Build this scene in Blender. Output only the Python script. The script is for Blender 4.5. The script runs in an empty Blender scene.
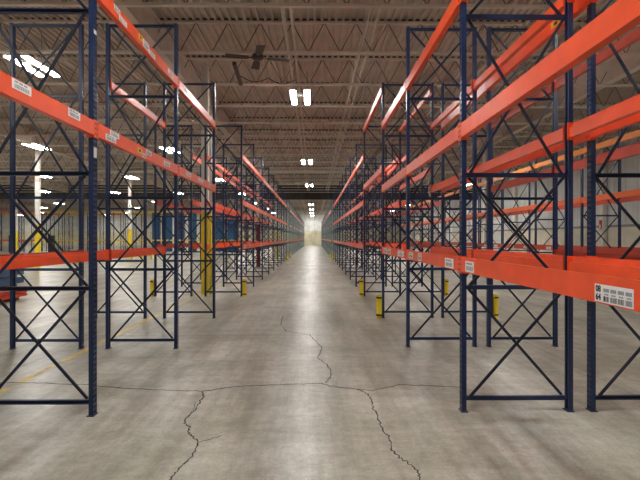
import bpy, bmesh, math, random
from mathutils import Vector, Matrix
random.seed(7)
C = bpy.data.collections.new('warehouse'); bpy.context.scene.collection.children.link(C)
PI = math.pi

# ------------------------------------------------------------------ materials
def mat(name, col, rough=0.5, metal=0.0, var=0.0, vscale=6.0, dark=None, bump=0.0, spec=0.5, stretch=None, wear=None, wear_amt=0.62, wscale=9.0):
    m = bpy.data.materials.new(name); m.use_nodes = True
    nt = m.node_tree; b = nt.nodes['Principled BSDF']
    b.inputs['Base Color'].default_value = (*col, 1); b.inputs['Roughness'].default_value = rough
    b.inputs['Metallic'].default_value = metal; b.inputs['Specular IOR Level'].default_value = spec
    if var or wear or bump:
        tc = nt.nodes.new('ShaderNodeTexCoord'); mp = nt.nodes.new('ShaderNodeMapping')
        nt.links.new(tc.outputs['Object'], mp.inputs['Vector'])
        if stretch: mp.inputs['Scale'].default_value = stretch
        n = nt.nodes.new('ShaderNodeTexNoise'); n.inputs['Scale'].default_value = vscale; n.inputs['Detail'].default_value = 5
        nt.links.new(mp.outputs[0], n.inputs['Vector'])
        r = nt.nodes.new('ShaderNodeValToRGB')
        d = dark or tuple(c*(1-var) for c in col); l = tuple(min(1, c*(1+var*0.6)) for c in col)
        r.color_ramp.elements[0].position = 0.3; r.color_ramp.elements[0].color = (*d, 1)
        r.color_ramp.elements[1].position = 0.7; r.color_ramp.elements[1].color = (*l, 1)
        nt.links.new(n.outputs['Fac'], r.inputs['Fac'])
        out = r.outputs['Color']
        if wear:
            n2 = nt.nodes.new('ShaderNodeTexNoise'); n2.inputs['Scale'].default_value = wscale; n2.inputs['Detail'].default_value = 8; n2.inputs['Roughness'].default_value = 0.7
            nt.links.new(mp.outputs[0], n2.inputs['Vector'])
            r2 = nt.nodes.new('ShaderNodeValToRGB'); r2.color_ramp.elements[0].position = wear_amt; r2.color_ramp.elements[1].position = wear_amt+0.06
            nt.links.new(n2.outputs['Fac'], r2.inputs['Fac'])
            mx = nt.nodes.new('ShaderNodeMixRGB'); mx.inputs['Color2'].default_value = (*wear, 1)
            nt.links.new(r2.outputs['Color'], mx.inputs['Fac']); nt.links.new(out, mx.inputs['Color1']); out = mx.outputs['Color']
        nt.links.new(out, b.inputs['Base Color'])
        if bump:
            bp = nt.nodes.new('ShaderNodeBump'); bp.inputs['Strength'].default_value = bump; bp.inputs['Distance'].default_value = 0.01
            nt.links.new(n.outputs['Fac'], bp.inputs['Height']); nt.links.new(bp.outputs[0], b.inputs['Normal'])
    return m

NAVY = mat('navy_paint', (0.012, 0.028, 0.092), 0.33, var=0.25, wear=(0.10, 0.13, 0.2), wear_amt=0.72, wscale=14)
NAVYD = mat('navy_brace_paint', (0.008, 0.015, 0.042), 0.4, var=0.25)
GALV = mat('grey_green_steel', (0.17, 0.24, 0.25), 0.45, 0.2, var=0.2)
ORANGE = mat('red_orange_paint', (0.92, 0.095, 0.022), 0.36, var=0.1, vscale=5, wear=(0.45, 0.10, 0.05), wear_amt=0.69, wscale=18)
ORANGE2 = mat('bright_orange_paint', (0.95, 0.17, 0.02), 0.36, var=0.1, vscale=5)
AMBER = mat('amber_orange_paint', (0.97, 0.28, 0.012), 0.38, var=0.1, vscale=5)
RUST = mat('brownish_red_paint', (0.55, 0.065, 0.03), 0.4, var=0.15, vscale=5)
YELLOW = mat('safety_yellow_paint', (0.97, 0.70, 0.02), 0.4, var=0.15, vscale=4)
YELLOWB = mat('beam_yellow_paint', (0.92, 0.58, 0.03), 0.45, var=0.1)
MAROON = mat('maroon_paint', (0.22, 0.015, 0.022), 0.45, var=0.15)
CWHITE = mat('column_white_paint', (0.78, 0.75, 0.69), 0.5, var=0.12, vscale=3)
BLACK = mat('black_rubber', (0.012, 0.012, 0.013), 0.6)
PAPER = mat('label_paper', (0.85, 0.85, 0.86), 0.4)
INK = mat('label_ink', (0.03, 0.03, 0.04), 0.6)
GINK = mat('label_grey_print', (0.25, 0.26, 0.3), 0.6)
YPAPER = mat('yellow_tag_paper', (0.85, 0.6, 0.04), 0.45)
CEIL = mat('roof_deck_paint', (0.56, 0.475, 0.415), 0.6, var=0.15, vscale=1.5)
JOIST = mat('joist_paint', (0.64, 0.56, 0.49), 0.5, var=0.12, vscale=2)
JWEB_SHADE = mat('joist_web_flute_shade', (0.10, 0.08, 0.07), 0.55)
GIRD = mat('girder_paint', (0.60, 0.51, 0.44), 0.5, var=0.12, vscale=2)
PIPE = mat('white_pipe_paint', (0.72, 0.70, 0.66), 0.35, var=0.06)
TANPIPE = mat('tan_pipe_paint', (0.66, 0.58, 0.51), 0.45, var=0.08)
DARKM = mat('dark_metal', (0.035, 0.032, 0.033), 0.45)
BROWNM = mat('fan_blade_brown', (0.055, 0.035, 0.03), 0.5)
CURT = mat('curtain_dark_sheet', (0.045, 0.04, 0.04), 0.6, var=0.3, vscale=1.5)
WHITEM = mat('fixture_white', (0.8, 0.8, 0.8), 0.4)
WOOD = mat('dunnage_wood', (0.30, 0.16, 0.075), 0.7, var=0.35, vscale=8)
BLUEP = mat('blue_sheet', (0.02, 0.12, 0.27), 0.45, var=0.2, vscale=2)
DOORW = mat('dock_door_white', (0.82, 0.82, 0.80), 0.45, var=0.05)

def emit(name, col, s):
    m = bpy.data.materials.new(name); m.use_nodes = True
    b = m.node_tree.nodes['Principled BSDF']; b.inputs['Base Color'].default_value = (*col, 1)
    b.inputs['Emission Color'].default_value = (*col, 1); b.inputs['Emission Strength'].default_value = s
    return m
LAMP = emit('lamp_diffuser', (1.0, 0.985, 0.945), 52.0)

def floor_mat():
    m = bpy.data.materials.new('polished_concrete'); m.use_nodes = True
    nt = m.node_tree; L = nt.links; b = nt.nodes['Principled BSDF']
    g = nt.nodes.new('ShaderNodeNewGeometry')
    def noise(scale, detail=6, rough=0.6, st=(1,1,1), rot=0, dist=0):
        mp = nt.nodes.new('ShaderNodeMapping'); mp.inputs['Scale'].default_value = st; mp.inputs['Rotation'].default_value = (0,0,rot)
        L.new(g.outputs['Position'], mp.inputs['Vector'])
        n = nt.nodes.new('ShaderNodeTexNoise'); n.inputs['Scale'].default_value = scale; n.inputs['Detail'].default_value = detail
        n.inputs['Roughness'].default_value = rough; n.inputs['Distortion'].default_value = dist
        L.new(mp.outputs[0], n.inputs['Vector']); return n.outputs['Fac']
    def ramp(f, a, b_, ca, cb):
        r = nt.nodes.new('ShaderNodeValToRGB'); r.color_ramp.elements[0].position = a; r.color_ramp.elements[1].position = b_
        r.color_ramp.elements[0].color = (*ca, 1); r.color_ramp.elements[1].color = (*cb, 1); L.new(f, r.inputs['Fac']); return r.outputs['Color']
    def mix(f, a, b_, mode='MIX'):
        x = nt.nodes.new('ShaderNodeMixRGB'); x.blend_type = mode
        if isinstance(f, float): x.inputs['Fac'].default_value = f
        else: L.new(f, x.inputs['Fac'])
        L.new(a, x.inputs['Color1'])
        if isinstance(b_, tuple): x.inputs['Color2'].default_value = (*b_, 1)
        else: L.new(b_, x.inputs['Color2'])
        return x.outputs['Color']
    base = ramp(noise(0.55, 8, 0.6, dist=0.6), 0.38, 0.62, (0.385, 0.37, 0.305), (0.575, 0.565, 0.50))
    fine = ramp(noise(9, 8, 0.75), 0.3, 0.7, (0.72, 0.71, 0.69), (1.12, 1.12, 1.12))
    c = mix(1.0, base, fine, 'MULTIPLY')
    st = ramp(noise(1.3, 7, 0.65, (2.6, 0.28, 1), rot=-0.2), 0.38, 0.60, (0.76, 0.74, 0.71), (1.10, 1.10, 1.10))
    c = mix(1.0, c, st, 'MULTIPLY')
    st2 = ramp(noise(2.1, 6, 0.6, (0.5, 2.2, 1), rot=0.5), 0.36, 0.6, (0.86, 0.84, 0.81), (1.0, 1.0, 1.0))
    c = mix(1.0, c, st2, 'MULTIPLY')
    stain = ramp(noise(1.7, 9, 0.75, dist=0.3), 0.55, 0.8, (0,0,0), (0.5,0.5,0.5))
    c = mix(stain, c, (0.19, 0.175, 0.16))
    grain = ramp(noise(38, 4, 0.8), 0.3, 0.7, (0.80, 0.80, 0.79), (1.12, 1.12, 1.12)); c = mix(1.0, c, grain, 'MULTIPLY')
    speck = ramp(noise(26, 2, 0.5), 0.73, 0.77, (0,0,0), (0.6,0.6,0.6))
    c = mix(speck, c, (0.12, 0.105, 0.09))
    # saw-cut joints every 3.02 m across the aisle and every 6 m along it
    sp = nt.nodes.new('ShaderNodeSeparateXYZ'); L.new(g.outputs['Position'], sp.inputs[0])
    def joint(sock, off, pitch, w):
        a = nt.nodes.new('ShaderNodeMath'); a.operation = 'SUBTRACT'; a.inputs[1].default_value = off; L.new(sock, a.inputs[0])
        p = nt.nodes.new('ShaderNodeMath'); p.operation = 'PINGPONG'; p.inputs[1].default_value = pitch/2; L.new(a.outputs[0], p.inputs[0])
        q = nt.nodes.new('ShaderNodeMath'); q.operation = 'LESS_THAN'; q.inputs[1].default_value = w/2; L.new(p.outputs[0], q.inputs[0]); return q.outputs[0]
    for s, off, pitch, w in ((sp.outputs['Y'], 2.47, 6.04, 0.022), (sp.outputs['X'], -3.9, 7.4, 0.012)):
        j = joint(s, off, pitch, w)
        x = nt.nodes.new('ShaderNodeMath'); x.operation = 'MULTIPLY'; x.inputs[1].default_value = 0.8; L.new(j, x.inputs[0])
        c = mix(x.outputs[0], c, (0.12, 0.10, 0.085))
    L.new(c, b.inputs['Base Color'])
    rr = ramp(noise(1.1, 7, 0.6, dist=0.1), 0.3, 0.75, (0.285,0.285,0.285), (0.36,0.36,0.36)); L.new(rr, b.inputs['Roughness'])
    bp = nt.nodes.new('ShaderNodeBump'); bp.inputs['Strength'].default_value = 0.08; bp.inputs['Distance'].default_value = 0.02
    L.new(noise(3.0, 6, 0.6), bp.inputs['Height']); L.new(bp.outputs[0], b.inputs['Normal'])
    b.inputs['Specular IOR Level'].default_value = 0.30
    return m
FLOOR = floor_mat()

def wall_mat(name, upper, lower, split, seam=1.0, seam_axis='Y', band=None):
    m = bpy.data.materials.new(name); m.use_nodes = True
    nt = m.node_tree; L = nt.links; b = nt.nodes['Principled BSDF']; b.inputs['Roughness'].default_value = 0.65
    g = nt.nodes.new('ShaderNodeNewGeometry'); sp = nt.nodes.new('ShaderNodeSeparateXYZ'); L.new(g.outputs['Position'], sp.inputs[0])
    n = nt.nodes.new('ShaderNodeTexNoise'); n.inputs['Scale'].default_value = 0.8; n.inputs['Detail'].default_value = 6; L.new(g.outputs['Position'], n.inputs['Vector'])
    gt = nt.nodes.new('ShaderNodeMath'); gt.operation = 'GREATER_THAN'; gt.inputs[1].default_value = split; L.new(sp.outputs['Z'], gt.inputs[0])
    mx = nt.nodes.new('ShaderNodeMixRGB'); mx.inputs['Color1'].default_value = (*lower,1); mx.inputs['Color2'].default_value = (*upper,1); L.new(gt.outputs[0], mx.inputs['Fac'])
    r = nt.nodes.new('ShaderNodeValToRGB'); r.color_ramp.elements[0].color = (0.78,0.77,0.75,1); r.color_ramp.elements[1].color = (1.1,1.1,1.1,1)
    r.color_ramp.elements[0].position = 0.3; r.color_ramp.elements[1].position = 0.7; L.new(n.outputs['Fac'], r.inputs['Fac'])
    mu = nt.nodes.new('ShaderNodeMixRGB'); mu.blend_type = 'MULTIPLY'; mu.inputs['Fac'].default_value = 1; L.new(mx.outputs[0], mu.inputs['Color1']); L.new(r.outputs[0], mu.inputs['Color2'])
    p = nt.nodes.new('ShaderNodeMath'); p.operation = 'PINGPONG'; p.inputs[1].default_value = seam/2; L.new(sp.outputs[seam_axis], p.inputs[0])
    q = nt.nodes.new('ShaderNodeMath'); q.operation = 'LESS_THAN'; q.inputs[1].default_value = 0.025; L.new(p.outputs[0], q.inputs[0])
    q2 = nt.nodes.new('ShaderNodeMath'); q2.operation = 'MULTIPLY'; L.new(q.outputs[0], q2.inputs[0]); L.new(gt.outputs[0], q2.inputs[1])
    q3 = nt.nodes.new('ShaderNodeMath'); q3.operation = 'MULTIPLY'; q3.inputs[1].default_value = 0.45; L.new(q2.outputs[0], q3.inputs[0])
    m2 = nt.nodes.new('ShaderNodeMixRGB'); m2.inputs['Color2'].default_value = (0.2,0.19,0.18,1); L.new(q3.outputs[0], m2.inputs['Fac']); L.new(mu.outputs[0], m2.inputs['Color1'])
    L.new(m2.outputs[0], b.inputs['Base Color']); return m
WALLR = wall_mat('liner_panel_wall', (0.70, 0.70, 0.69), (0.78, 0.72, 0.58), 2.35, 1.1, 'Y')
WALLB = wall_mat('end_wall_paint', (0.86, 0.86, 0.83), (0.86, 0.80, 0.58), 3.3, 1.2, 'X')
WALLL = wall_mat('side_wall_paint', (0.82, 0.82, 0.80), (0.80, 0.76, 0.66), 2.4, 1.2, 'Y')

# ------------------------------------------------------------------ mesh helpers
class MB:
    def __init__(s): s.v = []; s.f = []; s.mi = []; s.cur = 0
    def m(s, i): s.cur = i; return s
    def quadmesh(s, vs, fs):
        o = len(s.v); s.v += [tuple(v) for v in vs]
        for f in fs: s.f.append(tuple(o+i for i in f)); s.mi.append(s.cur)
        return s
    def box(s, x0, x1, y0, y1, z0, z1):
        return s.quadmesh([(x0,y0,z0),(x1,y0,z0),(x1,y1,z0),(x0,y1,z0),(x0,y0,z1),(x1,y0,z1),(x1,y1,z1),(x0,y1,z1)],
                          [(0,3,2,1),(4,5,6,7),(0,1,5,4),(1,2,6,5),(2,3,7,6),(3,0,4,7)])
    def bar(s, a, b, w, h, up=(0,0,1)):
        a = Vector(a); b = Vector(b); d = (b-a).normalized(); u = Vector(up)
        if abs(d.dot(u)) > 0.98: u = Vector((1,0,0))
        r = d.cross(u).normalized(); u = r.cross(d).normalized(); r *= w/2; u *= h/2
        vs = [a-r-u, a+r-u, a+r+u, a-r+u, b-r-u, b+r-u, b+r+u, b-r+u]
        return s.quadmesh(vs, [(0,3,2,1),(4,5,6,7),(0,1,5,4),(1,2,6,5),(2,3,7,6),(3,0,4,7)])
    def tube(s, pts, r, n=8):
        pts = [Vector(p) for p in pts]; o = len(s.v)
        for i, p in enumerate(pts):
            d = (pts[min(i+1, len(pts)-1)] - pts[max(i-1, 0)]).normalized()
            u = Vector((0,0,1)) if abs(d.z) < 0.9 else Vector((1,0,0))
            x = d.cross(u).normalized(); y = x.cross(d)
            rr = r[i] if isinstance(r, (list, tuple)) else r
            for k in range(n):
                t = 2*PI*k/n; s.v.append(tuple(p + x*math.cos(t)*rr + y*math.sin(t)*rr))
        for i in range(len(pts)-1):
            for k in range(n):
                s.f.append((o+i*n+k, o+i*n+(k+1)%n, o+(i+1)*n+(k+1)%n, o+(i+1)*n+k)); s.mi.append(s.cur)
        s.f.append(tuple(o+k for k in reversed(range(n)))); s.mi.append(s.cur)
        s.f.append(tuple(o+(len(pts)-1)*n+k for k in range(n))); s.mi.append(s.cur)
        return s
    def prism(s, prof, y0, y1):        # profile in XZ extruded along Y
        n = len(prof)
        vs = [(x, y0, z) for x, z in prof] + [(x, y1, z) for x, z in prof]
        fs = [(i, (i+1)%n, n+(i+1)%n, n+i) for i in range(n)] + [tuple(reversed(range(n))), tuple(range(n, 2*n))]
        return s.quadmesh(vs, fs)
    def build(s, name, mats, parent=None, smooth=False):
        me = bpy.data.meshes.new(name); me.from_pydata(s.v, [], s.f); me.update()
        if not isinstance(mats, (list, tuple)): mats = [mats]
        for m in mats: me.materials.append(m)
        me.polygons.foreach_set('material_index', s.mi)
        bm = bmesh.new(); bm.from_mesh(me); bmesh.ops.recalc_face_normals(bm, faces=bm.faces); bm.to_mesh(me); bm.free()
        if smooth: me.polygons.foreach_set('use_smooth', [True]*len(me.polygons))
        return link(name, me, parent)
def link(name, me, parent=None):
    o = bpy.data.objects.new(name, me); C.objects.link(o)
    if parent: o.parent = parent
    return o
def tag(o, label, cat, group=None, kind=None):
    if label: o['label'] = label
    if cat: o['category'] = cat
    if group: o['group'] = group
    if kind: o['kind'] = kind
    return o
def empty(name, loc=(0,0,0), rz=0):
    o = bpy.data.objects.new(name, None); C.objects.link(o); o.location = loc; o.rotation_euler = (0,0,rz); o.empty_display_size = 0.1
    return o
def dup(root, loc, rz=0, extra=None):
    r = root.copy(); C.objects.link(r); r.location = loc; r.rotation_euler = (0,0,rz)
    for ch in list(root.children):
        c = ch.copy(); C.objects.link(c); c.parent = r
        for g in ch.children:
            d = g.copy(); C.objects.link(d); d.parent = c
    return r
ORD = ['', 'first','second','third','fourth','fifth','sixth','seventh','eighth','ninth','tenth','eleventh','twelfth','thirteenth','fourteenth','fifteenth',
       'sixteenth','seventeenth','eighteenth','nineteenth','twentieth','twenty-first','twenty-second','twenty-third','twenty-fourth','twenty-fifth','twenty-sixth','twenty-seventh','twenty-eighth','twenty-ninth','thirtieth'] + ['thirty-'+w for w in ('first','second','third','fourth','fifth','sixth','seventh','eighth','ninth')]

# ------------------------------------------------------------------ the hall
ZD = 7.95                      # underside of the roof deck
XL, XR, YB, YF = -75.0, 19.4, -12.0, 110.0
fl = MB().box(XL, XR, YB, YF, -0.2, 0).build('floor', FLOOR); tag(fl, 'polished grey-brown concrete floor', None, kind='structure')
tag(MB().box(XL-0.2, XL, YB, YF, 0, 8.3).build('wall_left', WALLL), 'white far left side wall', None, kind='structure')
tag(MB().box(XR, XR+0.2, YB, YF, 0, 8.3).build('wall_right', WALLR), 'grey-white panelled right side wall over cream lower wall', None, kind='structure')
tag(MB().box(XL, XR, YF, YF+0.2, 0, 8.3).build('wall_back', WALLB), 'white end wall with cream lower half', None, kind='structure')
tag(MB().box(XL, XR, YB-0.2, YB, 0, 8.3).build('wall_front', WALLB), 'wall behind the viewer', None, kind='structure')
# corrugated deck
deck = MB(); pitch = 0.2032; x = XL; vs = []
while x < XR:
    for dx, z in ((0, ZD), (0.065, ZD), (0.080, ZD+0.075), (0.188, ZD+0.075)):
        vs.append((x+dx, z))
    x += pitch
vs.append((x, ZD)); n = len(vs)
deck.quadmesh([(a, YB, z) for a, z in vs] + [(a, YF, z) for a, z in vs], [(i, i+1, n+i+1, n+i) for i in range(n-1)])
deck.quadmesh([(XL,YB,ZD+0.3),(XR+0.3,YB,ZD+0.3),(XR+0.3,YF,ZD+0.3),(XL,YF,ZD+0.3)], [(0,1,2,3)])
ce = deck.build('ceiling', CEIL); tag(ce, 'brown corrugated steel roof deck on open web joists', None, kind='structure')
# joists
HB = 7.02
jm = MB()
jm.box(XL, XR, -0.05, -0.008, HB, HB+0.055).box(XL, XR, 0.008, 0.05, HB, HB+0.055).box(XL, XR, -0.05, 0.05, HB-0.008, HB)
jm.box(XL, XR, -0.055, 0.055, ZD-0.075, ZD-0.006)
jm.m(1).box(XL, XR, -0.02, 0.02, ZD-0.004, ZD+0.072)  # dark-coloured strip stands in for the shade inside the deck flutes
x = XL + 0.3
while x < XR-0.5:
    jm.bar((x, 0, HB+0.04), (x+0.46, 0, ZD-0.04), 0.019, 0.019, (0,1,0)); jm.bar((x+0.46, 0, ZD-0.04), (x+0.92, 0, HB+0.04), 0.019, 0.019, (0,1,0)); x += 0.92
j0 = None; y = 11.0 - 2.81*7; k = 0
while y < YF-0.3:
    if j0 is None: j = j0 = jm.build('joist', [JOIST, JWEB_SHADE], ce)
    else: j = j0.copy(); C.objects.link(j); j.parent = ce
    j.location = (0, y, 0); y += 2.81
# girders on the column lines
for gx in (-4.5, 10.2, -16.2, -28.9, -41.6, -54.3):
    g = MB().box(gx-0.135, gx+0.135, YB, YF, 7.07, 7.10).box(gx-0.012, gx+0.012, YB, YF, 7.10, 7.86).box(gx-0.135, gx+0.135, YB, YF, 7.84, 7.87).build('girder', GIRD, ce)
# bridging / conduits along the hall
for px, z, r in ((-0.78, 7.3, 0.05), (-0.58, 7.3, 0.035), (1.36, 7.3, 0.04), (1.58, 7.3, 0.045), (-1.85, 7.6, 0.02), (5.4, 7.2, 0.035), (-6.0, 7.2, 0.035), (7.0, 7.6, 0.03), (-8.3, 7.6, 0.03), (-11.5, 7.2, 0.035)):
    MB().tube([(px, YB, z), (px, YF, z)], r, 8).build('ceiling_pipe', TANPIPE, ce, smooth=True)
MB().tube([(-36, 37.6, 6.93), (16, 37.6, 6.93)], 0.085, 12).build('cross_pipe', PIPE, ce, smooth=True)
# dark smoke curtain
cu = MB(); x = XL; vs = []
while x < XR:
    vs += [(x, 56.62), (x+0.3, 56.62), (x+0.36, 56.70), (x+0.66, 56.70)]; x += 0.72
vs.append((x if x < XR else XR, 56.62)); n = len(vs)
cu.quadmesh([(min(a, XR), b, 6.3) for a, b in vs] + [(min(a, XR), b, ZD) for a, b in vs], [(i, i+1, n+i+1, n+i) for i in range(n-1)])
cu.box(XL, XR, 56.58, 56.74, 6.26, 6.31)
tag(cu.build('trim_1', CURT), 'dark corrugated smoke curtain hanging across the roof', None, kind='structure')
# far openings at each side of the aisle end, wall rails, dock door, pilasters
tag(MB().box(XR-0.09, XR, 0, YF, 2.42, 2.56).build('trim_2', mat('rail_brown', (0.3,0.26,0.22), 0.6)), 'brown rail along the right wall', None, kind='structure')
for i, yy in enumerate((49.0, 67.0)):
    d = MB()
    for q in range(5): d.box(XR-0.08, XR-0.01, yy, yy+3.0, 0.02+q*0.72, 0.70+q*0.72)
    tag(d.build('door_%d' % (i+1), DOORW), 'white sectional dock door in right wall', None, kind='structure')

# ------------------------------------------------------------------ floor marks
def px2floor(px, py):
    k = (py-238.0)/1.72; return ((px-314.5)/k, 480.0/k)
def strip(pts, w, name, m, jitter=0.012, sub=7, z=0.0015):
    b = MB(); P = []
    for i in range(len(pts)-1):
        a = Vector(pts[i]); c = Vector(pts[i+1])
        for t in range(sub):
            p = a.lerp(c, t/sub); P.append(Vector((p.x+random.uniform(-jitter, jitter), p.y+random.uniform(-jitter, jitter)*1.3)))
    P.append(Vector(pts[-1]))
    vs = []
    for i, p in enumerate(P):
        d = (P[min(i+1, len(P)-1)]-P[max(i-1, 0)]).normalized(); nrm = Vector((-d.y, d.x)); ww = w*random.uniform(0.45, 1.2)/2
        for q, zz in ((-1, 0.0), (1, 0.0), (1, z), (-1, z)): vs.append((p.x+nrm.x*ww*q, p.y+nrm.y*ww*q, zz))
    fs = []
    for i in range(len(P)-1):
        o = i*4
        for k in range(4): fs.append((o+k, o+(k+1)%4, o+4+(k+1)%4, o+4+k))
    b.quadmesh(vs, fs); return b.build(name, m, fl)
CRACK = mat('crack_dirt', (0.055, 0.045, 0.05), 0.9)
cr = [
 [(0,381),(40,382),(90,384),(130,388),(175,390),(203,391),(230,387),(260,385),(300,384),(322,383),(330,386),(355,389),(372,391),(400,385),(425,386),(462,388)],
 [(283,316),(281,324),(286,331),(310,335),(318,343),(322,348),(318,358),(326,364),(332,371),(330,377),(326,383)],
 [(356,389),(368,394),(372,401),(373,408),(380,422),(384,432),(390,438),(392,450),(400,458),(410,465),(418,472),(422,482)],
 [(203,391),(204,396),(201,400),(195,410),(184,421),(190,427),(189,433),(199,442),(193,455),(180,468),(168,482)],
 [(199,442),(212,438),(222,435)], [(184,421),(192,412),(196,402)]]
for i, c in enumerate(cr):
    strip([px2floor(*p) for p in c], 0.015 if i in (0,) else (0.014 if i < 4 else 0.006), 'crack', CRACK)
LINEY = mat('worn_yellow_line', (0.72, 0.56, 0.17), 0.5, var=0.2, vscale=4, wear=(0.38, 0.35, 0.29), wear_amt=0.54, wscale=3.5)
MB().box(-3.56, -3.46, 2.5, 60, 0, 0.0012).build('yellow_line', LINEY, fl)

# ------------------------------------------------------------------ rack upright frames
D = 1.105; HF = 5.05; PW = 0.076; PD = 0.046; BAY = 2.82
SEC = [0.13, 1.23, 2.345, 3.92, 5.02]
def post_mesh(mirror, holes=True):
    b = MB(); s = -1 if mirror else 1
    def X(x): return D - x if mirror else x
    def bx(x0, x1, y0, y1, z0, z1):
        a, c = sorted((X(x0), X(x1))); b.box(a, c, y0, y1, z0, z1)
    bx(0, PD, -PW/2, -PW/2+0.003, 0.008, HF); bx(0, PD, PW/2-0.003, PW/2, 0.008, HF)
    bx(PD-0.003, PD, -PW/2, -PW/2+0.018, 0.008, HF); bx(PD-0.003, PD, PW/2-0.018, PW/2, 0.008, HF)
    if not holes:
        bx(0, 0.003, -PW/2, PW/2, 0.008, HF); return b
    for xs in (0.0, 0.003):
        nz = 99; p = (HF-0.008)/nz
        for col in (-1, 1):
            y0, y1 = (-PW/2, 0) if col < 0 else (0, PW/2); yc = (y0+y1)/2
            for i in range(nz):
                z0 = 0.008+i*p; z1 = z0+p
                hv = [(yc-0.008, z0+0.008), (yc+0.008, z0+0.008), (yc+0.014, z0+0.040), (yc-0.014, z0+0.040)]
                ov = [(y0, z0), (y1, z0), (y1, z1), (y0, z1)]
                b.quadmesh([(X(xs), y, z) for y, z in ov] + [(X(xs), y, z) for y, z in hv], [(0,1,5,4),(1,2,6,5),(2,3,7,6),(3,0,4,7)])
    return b
def make_frame(holes, pm, bm_, simple=False):
    r = empty('rack_frame')
    if simple:
        b = post_mesh(False, False); b2 = post_mesh(True, False)
        b.build('upright_post', pm, r); b2.build('upright_post', pm, r)
        q = MB()
        for z in SEC: q.box(PD, D-PD, -0.015, 0.015, z-0.02, z+0.02)
        for a, c in zip(SEC, SEC[1:]):
            q.bar((0.1, -0.01, a), (D-0.1, -0.01, c), 0.024, 0.014, (0,1,0)); q.bar((0.1, 0.01, c), (D-0.1, 0.01, a), 0.024, 0.014, (0,1,0))
        q.build('bracing', bm_, r); return r
    for mir in (False, True):
        post_mesh(mir, holes).build('upright_post', pm, r)
        x0, x1 = (-0.008, 0.06) if not mir else (D-0.06, D+0.008)
        p = MB().box(x0, x1, -0.052, 0.052, 0, 0.008)
        for yy in (-0.046, 0.046): p.tube([((x0+x1)/2, yy, 0.008), ((x0+x1)/2, yy, 0.016)], 0.005, 6)
        p.build('foot_plate', pm, r)
    for z in SEC:
        h = MB().box(0.05, D-0.05, -0.016, -0.012, z-0.021, z+0.021).box(0.05, D-0.05, -0.016, 0.018, z+0.017, z+0.021).box(0.05, D-0.05, -0.016, 0.018, z-0.021, z-0.017)
        for xx in (0.055, D-0.055): h.tube([(xx, -0.016, z), (xx, -0.026, z)], 0.009, 6)
        h.build('horizontal_brace', NAVY if pm is NAVY else bm_, r)
    for a, c in zip(SEC, SEC[1:]):
        for s_, yy in ((1, -0.024), (-1, 0.024)):
            p0 = (0.085, yy, a+0.02 if s_ > 0 else c-0.02); p1 = (D-0.085, yy, c-0.02 if s_ > 0 else a+0.02)
            q = MB().bar(p0, p1, 0.027, 0.014, (0,1,0))
            q.v = q.v; q.build('diagonal_brace', bm_, r)
    return r
# bar(): with up=(0,1,0) the h dimension lies along Y; swap so the flat side faces the row
F_NEAR = make_frame(True, NAVY, NAVYD)
F_MID = make_frame(False, NAVY, NAVYD)
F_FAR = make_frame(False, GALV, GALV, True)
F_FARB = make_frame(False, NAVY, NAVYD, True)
used = set()
def place(proto, loc, rz):
    if proto.name not in used:
        used.add(proto.name); proto.location = loc; proto.rotation_euler = (0,0,rz); return proto
    return dup(proto, loc, rz)
# near frames hold the real instance, copies share meshes
Y1 = 4.69
block1 = [Y1 - BAY, Y1, Y1+BAY, Y1+2*BAY]
block2 = [14.2 + BAY*i for i in range(9)]
block3 = [41.4 + BAY*i for i in range(22)]
# rows: key -> (x of the outer face, rotation, name)
RX = {'RA': (1.455, 0, 'right row along the aisle'), 'RB': (3.845, PI, 'second row on the right'),
      'LA': (-2.132, PI, 'left row along the aisle'), 'LB': (-4.71, 0, 'second row on the left')}
fr = {}
RDY = 0.07
def frame_label(key, n, col='navy'):
    names = {'RA': 'in right row lining the aisle', 'RB': 'in second row on the right',
             'LA': 'in left row lining the aisle', 'LB': 'in second row on the left', 'RC': 'in far row by right wall'}
    return '%s upright rack frame, %s from viewer %s' % (col, ORD[n], names[key])
for key, (fx, rz, nm) in RX.items():
    n = 0
    for i, yy in enumerate(block1 + block2 + block3):
        if key in ('RB', 'LB') and i >= 13: continue
        far = i >= 13
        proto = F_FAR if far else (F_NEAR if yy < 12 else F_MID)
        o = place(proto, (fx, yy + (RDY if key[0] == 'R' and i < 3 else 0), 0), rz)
        n += 1
        tag(o, frame_label(key, n, 'grey-green' if far else 'navy'), 'rack frame', 'upright frames of the ' + nm)
        fr[(key, i)] = o
# row C at the right
XC = 7.47
for i in range(12):
    yy = 10.54 + BAY*i
    o = place(F_MID, (XC, yy, 0), 0); tag(o, frame_label('RC', i+1), 'rack frame', 'upright frames of the far right row')

# the red replacement piece on the right-hand post past the cross aisle, white tags on the near left post
o = fr[('RA', 4)]
s = MB().box(-0.008, -0.001, -0.042, 0.042, 1.56, 2.12).build('post_sleeve', MAROON, o); s['label'] = 'red painted sleeve on post'
o = fr[('LA', 1)]
for z0, z1 in ((3.70, 3.74), (2.50, 2.60)):
    s = MB().box(-0.0025, -0.0005, -0.03, 0.03, z0, z1).build('paper_tag', PAPER, o); s['label'] = 'small white paper tag'
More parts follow.
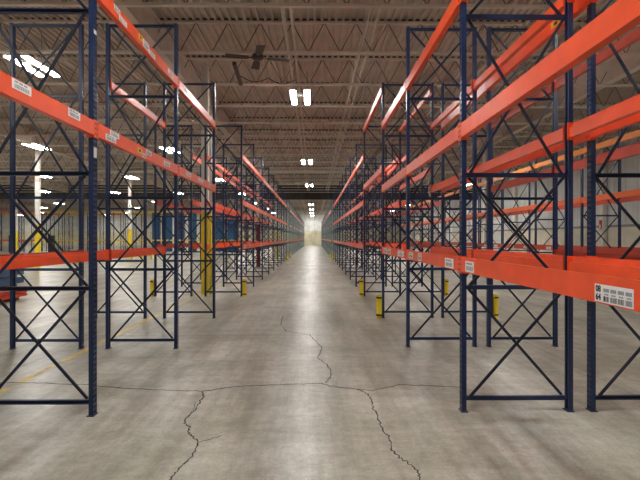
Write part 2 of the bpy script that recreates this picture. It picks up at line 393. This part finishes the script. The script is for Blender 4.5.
# ------------------------------------------------------------------ beams
BH = 0.14; BL = BAY - PW - 0.004
def make_beam(m, simple=False, name='shelf_crossbar'):
    r = empty(name); h = BL/2
    prof = [(0,0),(0.06,0),(0.06,BH-0.041),(0.026,BH-0.041),(0.026,BH),(0,BH)]
    MB().prism([(x-0.012, z) for x, z in prof], -h, h).build('crossbar_body', m, r)
    if simple: return r
    for s_ in (-1, 1):
        c = MB(); a, b = sorted((s_*h, s_*(h+0.037))); c.box(-0.012, -0.004, a, b, -0.02, BH+0.012)
        a, b = sorted((s_*(h-0.006), s_*(h+0.001))); c.box(-0.014, 0.062, a, b, -0.02, BH+0.012)
        for z in (0.02, 0.07, 0.12): c.m(1).tube([(-0.012, s_*(h+0.017), z), (-0.016, s_*(h+0.017), z)], 0.007, 6); c.m(0)
        c.build('end_connector', [m, DARKM], r)
    return r
protos = {}
def beam_proto(m, simple):
    k = (m.name, simple)
    if k not in protos: protos[k] = make_beam(m, simple)
    return protos[k]
def label_mesh(w, h, big=False, kind='white'):
    b = MB(); b.m(0).box(-0.002, 0, -w/2, w/2, -h/2, h/2)
    if kind == 'yellow':
        b.m(1).box(-0.0026, -0.002, -w*0.2, w*0.2, -h*0.25, h*0.25); return b
    rnd = random.Random(int(w*1000)+int(h*777))
    if big:
        # seen from the aisle, writing runs from +Y (left) to -Y (right)
        W, H = w, h
        for c in range(4):
            y0 = W/2 - (0.075 + c*0.057)
            b.m(2)
            for q in range(5):
                yy = y0 - q*0.0092; b.box(-0.0026, -0.002, yy-0.007, yy, H*0.10, H*0.30)
            for q in range(3):
                yy = y0 - 0.008 - q*0.0115; b.m(2).box(-0.0026, -0.002, yy-0.008, yy, -H*0.07, H*0.02)
            b.m(1); yy = y0
            while yy > y0-0.046:
                t = rnd.choice((0.0012, 0.002, 0.0035)); b.box(-0.0026, -0.002, yy-t, yy, -H*0.42, -H*0.13); yy -= t + rnd.choice((0.0012, 0.002, 0.003))
        return b
    b.m(2)
    for q in range(3): 
        zz = h*0.28; b.box(-0.0026, -0.002, w*0.30-q*w*0.24-w*0.10, w*0.30-q*w*0.24+w*0.08, zz-h*0.09, zz+h*0.07)
    b.m(2); yy = w*0.38
    while yy > -w*0.38:
        t = rnd.choice((0.003, 0.006, 0.010))*w/0.25; b.box(-0.0026, -0.002, yy-t, yy, -h*0.36, h*0.05); yy -= t+rnd.choice((0.004, 0.007))*w/0.25
    return b
lab_cache = {}
def add_label(beam, yc_world, w, zc, h, kind='white'):
    """beam root carries its own rotation; yc_world is along the hall"""
    k = (round(w,2), round(h,2), kind)
    if k not in lab_cache:
        b = label_mesh(k[0], k[1], kind == 'big', kind)
        o = b.build('barcode_label' if kind != 'yellow' else 'yellow_tag', [YPAPER if kind == 'yellow' else PAPER, INK, GINK]); lab_cache[k] = o.data
        bpy.data.objects.remove(o)
    o = link('barcode_label' if kind != 'yellow' else 'yellow_tag', lab_cache[k], beam)
    ly = yc_world - beam.location.y
    if abs(beam.rotation_euler.z) > 1: ly = -ly
    o.location = (-0.0122, ly, zc)
    o['label'] = 'small yellow tag' if kind == 'yellow' else 'white barcode location label'
    return o
LV = {1: 1.39, 2: 2.71, 3: 4.07, 4: 4.86, 'x': 3.14}
lvname = {1: 'lowest', 2: 'middle', 3: 'upper', 4: 'topmost', 'x': 'odd intermediate'}
beams = {}
rows_txt = {'RAf': 'facing the aisle on the right', 'RAb': 'rear of right aisle row', 'RBf': 'outer side of second right row', 'RBb': 'inner side of second right row',
            'LAf': 'facing the aisle on the left', 'LAb': 'rear of left aisle row', 'LBf': 'outer side of second left row', 'LBb': 'inner side of second left row',
            'RCf': 'near side of far right row', 'RCb': 'wall side of far right row'}
# x position of outer face and facing (0 faces -X)
BX = {'RAf': (1.455, 0), 'RAb': (1.455+D, PI), 'RBb': (3.845-D, 0), 'RBf': (3.845, PI),
      'LAf': (-2.132, PI), 'LAb': (-2.132-D, 0), 'LBb': (-4.71+D, PI), 'LBf': (-4.71, 0), 'RCf': (XC, 0), 'RCb': (XC+D, PI)}
colname = {ORANGE.name: 'red-orange', ORANGE2.name: 'bright orange', AMBER.name: 'amber', RUST.name: 'brownish red', YELLOWB.name: 'yellow'}
SPEC = []
def beam(key, bay, y0, lv, m=None, simple=False, z=None, span=None):
    fx, rz = BX[key]
    if key[0] == 'R' and key[1] != 'C' and bay < 3: y0 += RDY
    L = span or (BAY-RDY if key[0] == 'R' and key[1] != 'C' and bay == 2 else BAY); m = m or ORANGE
    lb = '%s %s rack beam, %s bay %s' % (colname[m.name], lvname[lv], ORD[bay+1], rows_txt[key])
    SPEC.append(((fx, y0+L/2, LV[lv] if z is None else z), rz, L/BAY, m, simple, lb, 'beams, %s, %s' % (lvname[lv], rows_txt[key]), (key, bay, lv)))
def realise():
    SPEC.sort(key=lambda t: t[0][1]+0.25*abs(t[0][0])); rest = MB(); rm = [ORANGE, RUST, YELLOWB]
    for n, (loc, rz, sc_, m, simple, lb, gp, key) in enumerate(SPEC):
        if n < 286:
            o = place(beam_proto(m, simple), loc, rz); o.scale = (1, sc_, 1)
            tag(o, lb, 'rack beam', gp); beams[key] = o
            if key[0] == 'E0' and key[2] == 4 and m is YELLOWB: o.scale = (1, 1, 2.2)
        else:
            rest.m(rm.index(m) if m in rm else 0); c = math.cos(rz); h = BL/2*sc_
            if abs(c) > 0.5:
                x0, x1 = sorted((loc[0]-0.012*c, loc[0]+0.05*c)); rest.box(x0, x1, loc[1]-h, loc[1]+h, loc[2], loc[2]+BH)
            else: rest.box(loc[0]-h, loc[0]+h, loc[1]-0.012, loc[1]+0.05, loc[2], loc[2]+BH)
    tag(rest.build('shelf_crossbar', rm), 'all the most distant rack beams at the far end of the hall', 'rack beam', None, 'stuff')
ys = {0: block1[0], 1: block1[1], 2: block1[2]}
# right block 1
for bay in (0, 1, 2):
    for key in ('RAf', 'RAb', 'RBb', 'RBf'):
        for lv in (1, 2, 3):
            if key == 'RBf' and lv == 1 and bay == 2: continue
            beam(key, bay, ys[bay], lv, ORANGE if key in ('RAf', 'RAb', 'RBb') else RUST)
# left block 1
for bay in (0, 1, 2):
    beam('LAf', bay, ys[bay], 2); beam('LAf', bay, ys[bay], 3); beam('LAb', bay, ys[bay], 1)
beam('LAb', 2, ys[2], 3)
for bay in (0, 1): beam('LBb', bay, ys[bay], 1, RUST)
# cross aisle beams on the right
CA = 14.2 - block1[3]
beam('RAf', 3, block1[3], 4, span=CA); beam('RAf', 3, block1[3], 'x', span=CA); beam('RAb', 3, block1[3], 'x', span=CA)
beam('RAb', 3, block1[3], 4, span=CA); 
# block 2
for i in range(8):
    for key in ('RAf', 'RAb', 'RBb', 'RBf', 'LAf', 'LAb', 'LBb', 'LBf'):
        for lv in (1, 2, 3):
            if lv == 3 and key in ('LBf', 'RBf') : continue
            if key in ('RBb', 'LBb') and i > 4 and lv == 3: continue
            beam(key, 4+i, block2[i], lv, RUST if key in ('LBf', 'RBf') else ORANGE, simple=i > 1)
# block 3, only along the aisle
for i in range(21):
    for key in ('RAf', 'LAf'):
        for lv in (1, 2, 3):
            if lv == 2 and (i % 3 != 0 or i > 12): continue
            beam(key, 13+i, block3[i], lv, ORANGE, simple=True)
# row C
for i in range(11):
    yy = 10.54 + BAY*i
    for key in ('RCf', 'RCb'):
        for lv in (1, 2, 3):
            if key == 'RCb' and lv == 3: continue
            m = {1: RUST, 2: ORANGE2, 3: AMBER}[lv] if key == 'RCf' else RUST
            beam(key, i, yy, lv, m, simple=i > 3, z=1.33 if lv == 1 else None)
for rowi, yrow in enumerate((60.0, 66.0)):
    for i in range(19):
        x = -8.5 - BAY*(i+0.5) - (0, 1.1)[rowi]
        for lv, z in ((1, 1.37), (4, 4.88)):
            if rowi == 1 and lv == 1: continue
            if lv == 4: m = YELLOWB if 3 <= i <= 8 else (ORANGE if i > 8 else RUST)
            else: m = YELLOWB if i < 9 else ORANGE
            if rowi == 1: m = YELLOWB if i % 3 else ORANGE
            SPEC.append(((x, yrow, z), PI/2, 1, m, True, '%s beam, %s bay from right, %s level of nearer distant cross row' % (colname[m.name], ORD[i+1], 'low' if lv == 1 else 'top'), 'distant cross row beams', ('E%d' % rowi, i, lv)))
realise()
# labels
def lab(key, bay, lv, lst):
    o = beams.get((key, bay, lv))
    if o is None: return
    for (za, zb, zc, h, *k) in lst: add_label(o, (za+zb)/2, max(0.04, abs(zb-za)), zc, h, k[0] if k else 'white')
TH = math.atan(5.5/480)
def labz(key, lv, lst):
    X = {'RAf': 1.443, 'LAf': -2.12}[key]
    for (a, b, zc, h, *k) in lst:
        za, zb = sorted((X/math.tan(math.atan((a-320)/480)+TH), X/math.tan(math.atan((b-320)/480)+TH)))
        mid = (za+zb)/2; off = RDY if key == 'RAf' else 0
        bay = min(2, int((mid-off-block1[0])/BAY)); o = beams[(key, bay, lv)]
        lo = block1[bay]+off+0.05; hi = lo+BAY-0.10
        add_label(o, min(max(mid, lo+(zb-za)/2), hi-(zb-za)/2), zb-za, zc, h, k[0] if k else 'white')
labz('RAf', 1, [(595, 634, 0.052, 0.092, 'big'), (465.5, 474, 0.062, 0.10), (445, 453.5, 0.062, 0.10), (418, 421.5, 0.07, 0.105), (409, 413, 0.07, 0.09), (398, 404, 0.07, 0.09), (388, 390.5, 0.07, 0.10), (383.5, 387, 0.07, 0.10)])
labz('LAf', 2, [(12, 31, 0.10, 0.075), (68, 80, 0.10, 0.07), (110, 119, 0.105, 0.055), (105.5, 116, 0.045, 0.06), (137.5, 142, 0.07, 0.06, 'yellow'), (142.5, 146, 0.035, 0.05), (146, 151.5, 0.10, 0.055), (164, 170, 0.075, 0.06), (186.5, 191, 0.08, 0.06), (198.5, 203, 0.08, 0.06), (209, 211, 0.08, 0.06)])
labz('LAf', 3, [(114, 120, 0.10, 0.06), (119, 127, 0.05, 0.06), (138.5, 142.5, 0.09, 0.06, 'yellow'), (143, 149, 0.075, 0.09), (149, 155, 0.045, 0.06), (168, 173, 0.08, 0.06), (184, 187, 0.08, 0.06)])
lab('RBb', 1, 3, [(5.3, 5.5, 0.08, 0.07, 'yellow')])
for i in range(8):
    b0 = block2[i]
    for key in ('RAf', 'LAf'):
        lab(key, 4+i, 1, [(b0+0.35, b0+0.7, 0.07, 0.09), (b0+1.5, b0+1.8, 0.07, 0.09)] if i % 2 == 0 else [(b0+2.0, b0+2.4, 0.07, 0.09)])
        if i < 4: lab(key, 4+i, 2, [(b0+0.9, b0+1.2, 0.07, 0.08)])
for i in range(1, 5):
    b0 = 10.54+BAY*i
    lab('RCf', i, 1, [(b0+0.5, b0+0.85, 0.07, 0.08), (b0+1.7, b0+2.0, 0.07, 0.08)])
    lab('RCf', i, 3, [(b0+0.6, b0+0.75, 0.07, 0.09), (b0+1.6, b0+1.8, 0.07, 0.09)])
# numerals on the big label
def numerals(txt, beamobj, yworld, zc, size):
    cu_ = bpy.data.curves.new('t', 'FONT'); cu_.body = txt; cu_.size = size; cu_.align_x = 'CENTER'; cu_.align_y = 'CENTER'; cu_.extrude = 0.0004; cu_.offset = 0.0016
    to = bpy.data.objects.new('t', cu_); C.objects.link(to); bpy.context.view_layer.update()
    me = bpy.data.meshes.new_from_object(to.evaluated_get(bpy.context.evaluated_depsgraph_get())); bpy.data.objects.remove(to)
    me.transform(Matrix(((0,0,-1,0),(-1,0,0,0),(0,1,0,0),(0,0,0,1)))); me.materials.clear(); me.materials.append(INK)
    o = link('numerals', me, beamobj); o.location = (0, 0, 0)
    return o
bl = beams[('RAf', 0, 1)]
labo = [c for c in bl.children if c.name.startswith('barcode_label')][0]
for t, zc in (('08', 0.021), ('64', -0.021)):
    o = numerals(t, labo, 0, 0, 0.043); o.location = (-0.0028, 0.118, zc)

# ------------------------------------------------------------------ post protectors
def make_protector():
    r = empty('post_protector'); b = MB(); pr = []
    for k in range(13):
        t = PI*k/12; pr.append((math.cos(t)*0.072, math.sin(t)*0.076+0.0))
    pr = [(-0.072, -0.03)] + [(-x_, y_) for x_, y_ in pr] + [(0.072, -0.03), (0.058, -0.03)] + [(0.058*math.cos(PI*k/12), 0.058*math.sin(PI*k/12)) for k in range(13)] + [(-0.058, -0.03)]
    n = len(pr); b.quadmesh([(y_, x_, 0.0) for x_, y_ in pr] + [(y_, x_, 0.5) for x_, y_ in pr], [(i, (i+1) % n, n+(i+1) % n, n+i) for i in range(n)])
    # end caps as quads between the outer and the inner skin
    m_ = n//2
    fs = []
    for i in range(m_-1): fs += [(i, i+1, n-2-i, n-1-i), (n+i, 2*n-1-i, 2*n-2-i, n+i+1)]
    b.quadmesh([(y_, x_, 0.0) for x_, y_ in pr] + [(y_, x_, 0.5) for x_, y_ in pr], fs)
    b.build('guard_shell', YELLOW, r)
    for z in (0.05, 0.42):
        q = MB(); P = [(-0.074, -0.03)] + [(-math.cos(PI*k/12)*0.074, math.sin(PI*k/12)*0.078) for k in range(13)] + [(0.074, -0.03)]
        Q = [(x_*1.04, y_*1.04) for x_, y_ in P]; n2 = len(P)
        q.quadmesh([(y_, x_, z) for x_, y_ in P]+[(y_, x_, z+0.035) for x_, y_ in P]+[(y_, x_, z) for x_, y_ in Q]+[(y_, x_, z+0.035) for x_, y_ in Q],
                   sum([[(2*n2+i, 2*n2+i+1, 3*n2+i+1, 3*n2+i), (n2+i, n2+i+1, 3*n2+i+1, 3*n2+i), (i, i+1, 2*n2+i+1, 2*n2+i)] for i in range(n2-1)], []))
        q.build('strap', BLACK, r)
    q = MB()
    for z in (0.14, 0.24, 0.34): q.box(0.0765, 0.079, -0.012, 0.012, z, z+0.03)
    q.build('slot', BLACK, r)
    return r
PP = make_protector()
for x, y, rz, lb in (
    (1.409, block1[3], PI, 'yellow post guard at the right aisle corner before the cross aisle'),
    (1.409, 14.2, PI, 'yellow post guard at the right aisle corner beyond the cross aisle'),
    (3.891, block1[3], 0, 'yellow post guard at outer corner of second right row before the cross aisle'),
    (3.891, 14.2, 0, 'yellow post guard at outer corner of second right row beyond cross aisle'),
    (-2.086, 14.2, 0, 'yellow post guard at the left aisle corner beyond the cross aisle'),
    (-4.76, 14.2, PI, 'yellow post guard at the outer corner of the second left row'),
    (1.409, block2[8], PI, 'small yellow post guard at the second cross aisle on the right'),
    (-2.086, block2[8], 0, 'small yellow post guard at the second cross aisle on the left'),
    (1.409, block3[0], PI, 'distant yellow post guard on the first grey-green right frame'),
    (-2.086, block3[0], 0, 'distant yellow post guard on the first grey-green left frame')):
    o = place(PP, (x, y, 0), rz); tag(o, lb, 'post guard', 'yellow post guards at the rack corners')

# ------------------------------------------------------------------ building columns
def column(x, y, base, lb, w=0.22, h=7.0, top=5.0):
    r = empty('support_column', (x, y, 0)); a = w/2
    MB().box(-a, a, -a, a, 2.5, top).build('column_shaft', CWHITE, r)
    MB().box(-a, a, -a, a, top, h-0.02).box(-a-0.06, a+0.06, -a-0.06, a+0.06, h-0.02, h).build('brown_painted_top', CEIL, r)
    q = MB().box(-a-0.004, a+0.004, -a-0.004, a+0.004, 0.0, 2.5)
    q.build('painted_base', base, r)
    if y == 14.75:
        MB().tube([(a+0.07, -0.02, 2.45), (a+0.07, -0.02, 5.0)], 0.035, 10).build('drain_pipe', CWHITE, r, True); MB().tube([(a+0.07, -0.02, 0), (a+0.07, -0.02, 2.45)], 0.036, 10).build('pipe_base', YELLOW, r, True)
    tag(r, lb, 'column', 'building columns')
column(-3.345, 14.75, YELLOW, 'white column with yellow lower part standing between the left rack rows', 0.20)
column(-3.325, 28.5, MAROON, 'white column with dark maroon lower part between the left rack rows', 0.20)
column(-3.325, 42.3, YELLOW, 'small distant white column with yellow base in the left rack rows', 0.20)
column(-16.2, 28.3, YELLOW, 'white column with yellow lower part on the open floor at far left', 0.22)
column(-16.2, 42.3, YELLOW, 'slimmer white and yellow column farther back on the open left floor', 0.22)
column(-34.6, 56.0, YELLOW, 'distant white and yellow column in front of the red-topped racks', 0.3)
column(10.2, 28.5, CWHITE, 'plain white column behind the far right rack row', 0.22)
column(10.2, 42.3, CWHITE, 'farther plain white column behind the far right rack row', 0.22)
for i, yy in enumerate((17.7, 31.7, 45.7, 59.7)):
    r = MB().box(XR-0.35, XR-0.09, yy-0.2, yy+0.2, 0, 7.9).build('wall_pilaster', CWHITE)
    tag(r, '%s cream pilaster from the viewer against the right wall' % ORD[i+1], 'pilaster', 'pilasters along the right wall')
r = MB().box(XR-0.42, XR-0.35, 31.6, 31.8, 2.3, 2.9); o = r.build('wall_sign', [mat('sign_red', (0.6,0.04,0.03), 0.5), PAPER])
MB().box(XR-0.425, XR-0.42, 31.64, 31.76, 2.33, 2.6).build('sign_panel', PAPER, o)
tag(o, 'small red and white sign on a right wall pilaster', 'sign')

# ------------------------------------------------------------------ lights
def make_light():
    r = empty('high_bay_light'); 
    MB().box(-0.30, 0.30, -0.12, 0.12, 0.06, 0.14).build('driver_housing', WHITEM, r)
    for s_ in (-1, 1):
        c = s_*0.24
        MB().prism([(c-0.11, 0.0), (c+0.11, 0.0), (c+0.085, 0.06), (c-0.085, 0.06)], -0.85, 0.85).build('reflector', WHITEM, r)
        MB().box(c-0.085, c+0.085, -0.83, 0.83, -0.02, -0.001).build('lamp_lens', LAMP, r)
    for s_ in (-1, 1): MB().tube([(s_*0.24, 0, 0.14), (s_*0.24, 0, 0.95)], 0.006, 5).build('hanger', DARKM, r)
    return r
LT = make_light()
rowsL = [(-0.5, [3.0, 17.1, 31.6, 45.7, 59.6, 71.8, 84.5, 96, 107], 'over the aisle'),
         (-8.2, [0.4, 14.1, 27.4, 41.5, 55, 69, 83, 97], 'in the first line left of the aisle'),
         (-15.2, [-1, 13, 26.5, 40, 54, 75, 100], 'in the second line left of the aisle'),
         (-22.0, [11, 25.5, 39, 53, 67, 92], 'in the third line left of the aisle'),
         (-29.2, [10, 24, 38, 52, 80, 105], 'in the added fourth line left of the aisle'), (-37, [24, 38, 52, 70, 95], 'in the added fifth line left of the aisle'),  # outer left lines are extra lights, added to brighten the dim far end
         (-45, [24, 38, 52, 80, 105], 'in the added sixth line left of the aisle'), (-54, [38, 52, 70, 95], 'in the added seventh line left of the aisle'), (-64, [52, 80, 105], 'in the added eighth line left of the aisle'),
         (6.9, [3.0, 17.1, 31.0, 45, 59, 73, 88], 'in the first line right of the aisle'), (14.2, [3, 12.5, 45, 59, 73, 88], 'in the second line right of the aisle')]
for x, lst, nm in rowsL:
    for i, y in enumerate(lst):
        o = place(LT, (x, y, 6.72), 0); tag(o, 'glowing twin-bar light, %s from viewer %s' % (ORD[i+1], nm), 'ceiling light', 'high bay lights under the roof')

# ------------------------------------------------------------------ ceiling fan
fan = empty('ceiling_fan', (-1.60, 13.55, 6.83)); tag(fan, 'dark four-blade ceiling fan hanging above the aisle', 'fan')
MB().tube([(0,0,-0.09),(0,0,-0.07),(0,0,0.06),(0,0,0.10)], [0.09,0.15,0.15,0.08], 16).build('motor_housing', DARKM, fan, True)
MB().tube([(0,0,0.10),(0,0,0.30)], 0.02, 8).bar((0,0,0.27),(0,0.4,0.27),0.05,0.04).build('hanging_bracket', DARKM, fan)
for k in range(4):
    t = math.radians(12+90*k); d = Vector((math.cos(t), math.sin(t), 0)); p = Vector((-d.y, d.x, 0))
    b = MB(); vs = []
    for s_, w in ((0.12, 0.025), (0.24, 0.035), (0.28, 0.09), (0.5, 0.11), (0.90, 0.12)):
        c = d*s_; tilt = Vector((0,0,0.08))
        for q, zz in ((-1,-0.006),(1,-0.006),(1,0.006),(-1,0.006)): vs.append(c + p*w*q + tilt*w*q + Vector((0,0,zz-0.04)))
    fs = [(0,1,2,3),(16,17,18,19)]
    for i in range(4):
        for q in range(4): fs.append((i*4+q, i*4+(q+1)%4, i*4+4+(q+1)%4, i*4+4+q))
    b.quadmesh(vs, fs); b.build('fan_blade', BROWNM, fan)
# dark conduit box with a slack cable beside the fan
cb = empty('cable_bundle', (-2.4,15,6.9)); CBO = Vector((-2.4,15,6.9)); tag(cb, 'dark hanging duct piece with slack cable beside the ceiling fan', 'cable')
MB().bar(Vector((-2.38, 14.25, 6.9))-CBO, Vector((-2.48, 16.2, 6.9))-CBO, 0.11, 0.10).build('conduit_box', DARKM, cb)
pts = []
for i in range(25):
    t = i/24; pts.append(Vector((-2.4+1.75*t, 15.6+0.4*t, 6.98-0.16*abs(math.sin(PI*2*t))))-CBO)
MB().tube(pts, 0.014, 6).build('slack_cable', DARKM, cb, True)

# ------------------------------------------------------------------ stacks on the open floor at left
xr = -8.15
def dunn(x0, y0, z0, l, lb, name='timber_block', w=0.09):
    o = MB().box(x0-l, x0, y0-w/2, y0+w/2, z0, z0+0.09).build(name, WOOD); return tag(o, lb, 'timber', 'timber blocks under the stacks')
dunn(xr, 11.4, 0, 0.95, 'near timber block under the stack of red beams'); dunn(xr, 13.3, 0, 0.95, 'far timber block under the stack of red beams')
first = None
for rr in range(2):
    for cc in range(6):
        m = RUST if (rr+cc) % 3 else ORANGE
        b = MB().prism([(0,0),(0.14,0),(0.14,0.06),(0.10,0.06),(0.10,0.0999),(0,0.0999)], -1.37, 1.37)
        if first is None: first = {}
        if m.name not in first: o = b.build('shelf_crossbar', m); first[m.name] = o
        else: o = first[m.name].copy(); C.objects.link(o)
        o.location = (xr-0.15-0.155*cc, 12.35+random.uniform(-0.04, 0.04), 0.09+0.10*rr)
        tag(o, 'loose red beam in the floor stack at left, %s layer, %s from aisle' % (('bottom', 'top')[rr], ORD[cc+1]), 'rack beam', 'loose beams stacked on the floor at left')
dunn(-10.6, 15.4, 0, 1.3, 'near timber block under the blue frame stack'); dunn(-10.6, 17.2, 0, 1.3, 'far timber block under the blue frame stack')
BLU = mat('stack_blue', (0.03, 0.10, 0.22), 0.45, var=0.2)
zz = 0.09; fs0 = None
for k in range(6):
    if fs0 is None:
        b = MB().box(-1.1, -1.03, -1.5, 1.5, 0, 0.07).box(-0.07, 0, -1.5, 1.5, 0, 0.07)
        for q in range(4): b.box(-1.05, -0.05, -1.4+q*0.9, -1.36+q*0.9, 0.015, 0.055)
        for q in range(3): b.bar((-1.0, -1.38+q*0.9, 0.035), (-0.1, -0.5+q*0.9, 0.035), 0.03, 0.02); b.bar((-0.1, -1.38+q*0.9, 0.035), (-1.0, -0.5+q*0.9, 0.035), 0.03, 0.02)
        fs0 = b.build('spare_frame', BLU); o = fs0
    else: o = fs0.copy(); C.objects.link(o)
    o.location = (-10.7, 16.3, zz); zz += 0.0705
    tag(o, 'short blue frame lying flat at left, %s from bottom of its stack' % ORD[k+1], 'rack frame', 'blue frames stacked on the floor at left')
    if k == 2:
        for yy, w_ in ((15.4, 'near'), (17.2, 'far')):
            dunn(-10.6, yy, zz, 1.3, '%s timber spacer in the middle of the blue frame stack' % w_)
        zz += 0.0905
for yy, w_ in ((15.4, 'near'), (17.2, 'far')):
    dunn(-10.6, yy, zz, 1.3, '%s timber spacer on top of the blue frame stack' % w_)
# yellow guard rail
g = empty('guard_rail', (-14.0, 39.0, 0)); tag(g, 'low yellow guard rail on the open floor at left', 'guard rail')
MB().box(-0.85, 0.85, -0.04, 0.04, 0.22, 0.42).build('rail', YELLOW, g)
for s_ in (-0.8, 0, 0.8): MB().box(s_-0.06, s_+0.06, 0.045, 0.16, 0, 0.45).build('rail_post', YELLOW, g)

# ------------------------------------------------------------------ far left racks, rows parallel to the picture
cnt = 0
for rowi, yrow in enumerate((60.0, 66.0, 73.0)):
    n = 0
    for i in range(20):
        x = -8.5 - BAY*i - (0, 1.1, 0.4)[rowi]; n += 1
        o = place(F_FARB, (x, yrow, 0), PI/2)
        tag(o, 'distant navy upright frame, %s from right in %s cross row at left' % (ORD[n], ('nearest', 'middle', 'farthest')[rowi]), 'rack frame', 'distant cross row frames')
b0 = None
for i, x in enumerate((-20.2, -18.7, -17.2, -15.6, -13.7, -12.2, -10.6)):
    if b0 is None:
        b = MB(); vs = []
        for q in range(9): vs += [(-0.52+q*0.115, 0.0), (-0.52+q*0.115+0.08, 0.0), (-0.52+q*0.115+0.1, 0.04)]
        n = len(vs)
        b.box(-0.54, 0.54, 0.045, 0.09, 0, 5.0)
        b.quadmesh([(a, c, 0) for a, c in vs]+[(a, c, 5.0) for a, c in vs], [(q, q+1, n+q+1, n+q) for q in range(n-1)])
        b0 = b.build('blue_panel', BLUEP); o = b0
    else: o = b0.copy(); C.objects.link(o)
    o.location = (x, 61.5, 0.0)
    tag(o, 'tall blue sheet panel behind the distant rack row, %s from the left' % ORD[i+1], 'panel', 'tall blue panels')
for x, nm in ((-36.6, 'left'), (-31.9, 'right')):
    o = MB().box(-0.27, 0.27, -0.3, 0.3, 0, 2.0).box(-0.22, 0.22, -0.32, -0.3, 0.2, 1.9).box(-0.29, 0.29, -0.33, 0.33, 2.0, 2.04).build('storage_cabinet', BLACK)
    o.location = (x, 58.6, 0); tag(o, 'distant black cabinet by the racks at far left, the %s one' % nm, 'cabinet', 'black cabinets')

# ------------------------------------------------------------------ camera, world, view
cam = bpy.data.cameras.new('camera'); co = bpy.data.objects.new('camera', cam); bpy.context.scene.collection.objects.link(co)
co.location = (0, 0, 1.72); co.rotation_euler = (PI/2, 0, -math.atan(5.5/480))
cam.sensor_width = 36; cam.lens = 480/640*36; cam.shift_y = -2/640; cam.clip_end = 400; cam.clip_start = 0.05
sc = bpy.context.scene; sc.camera = co
w = bpy.data.worlds.new('world'); sc.world = w; w.use_nodes = True
w.node_tree.nodes['Background'].inputs[0].default_value = (0.5, 0.5, 0.5, 1); w.node_tree.nodes['Background'].inputs[1].default_value = 0.02
sc.view_settings.view_transform = 'Standard'; sc.view_settings.look = 'None'; sc.view_settings.gamma = 1; sc.view_settings.use_curve_mapping = False
sc.view_settings.exposure = 1.27
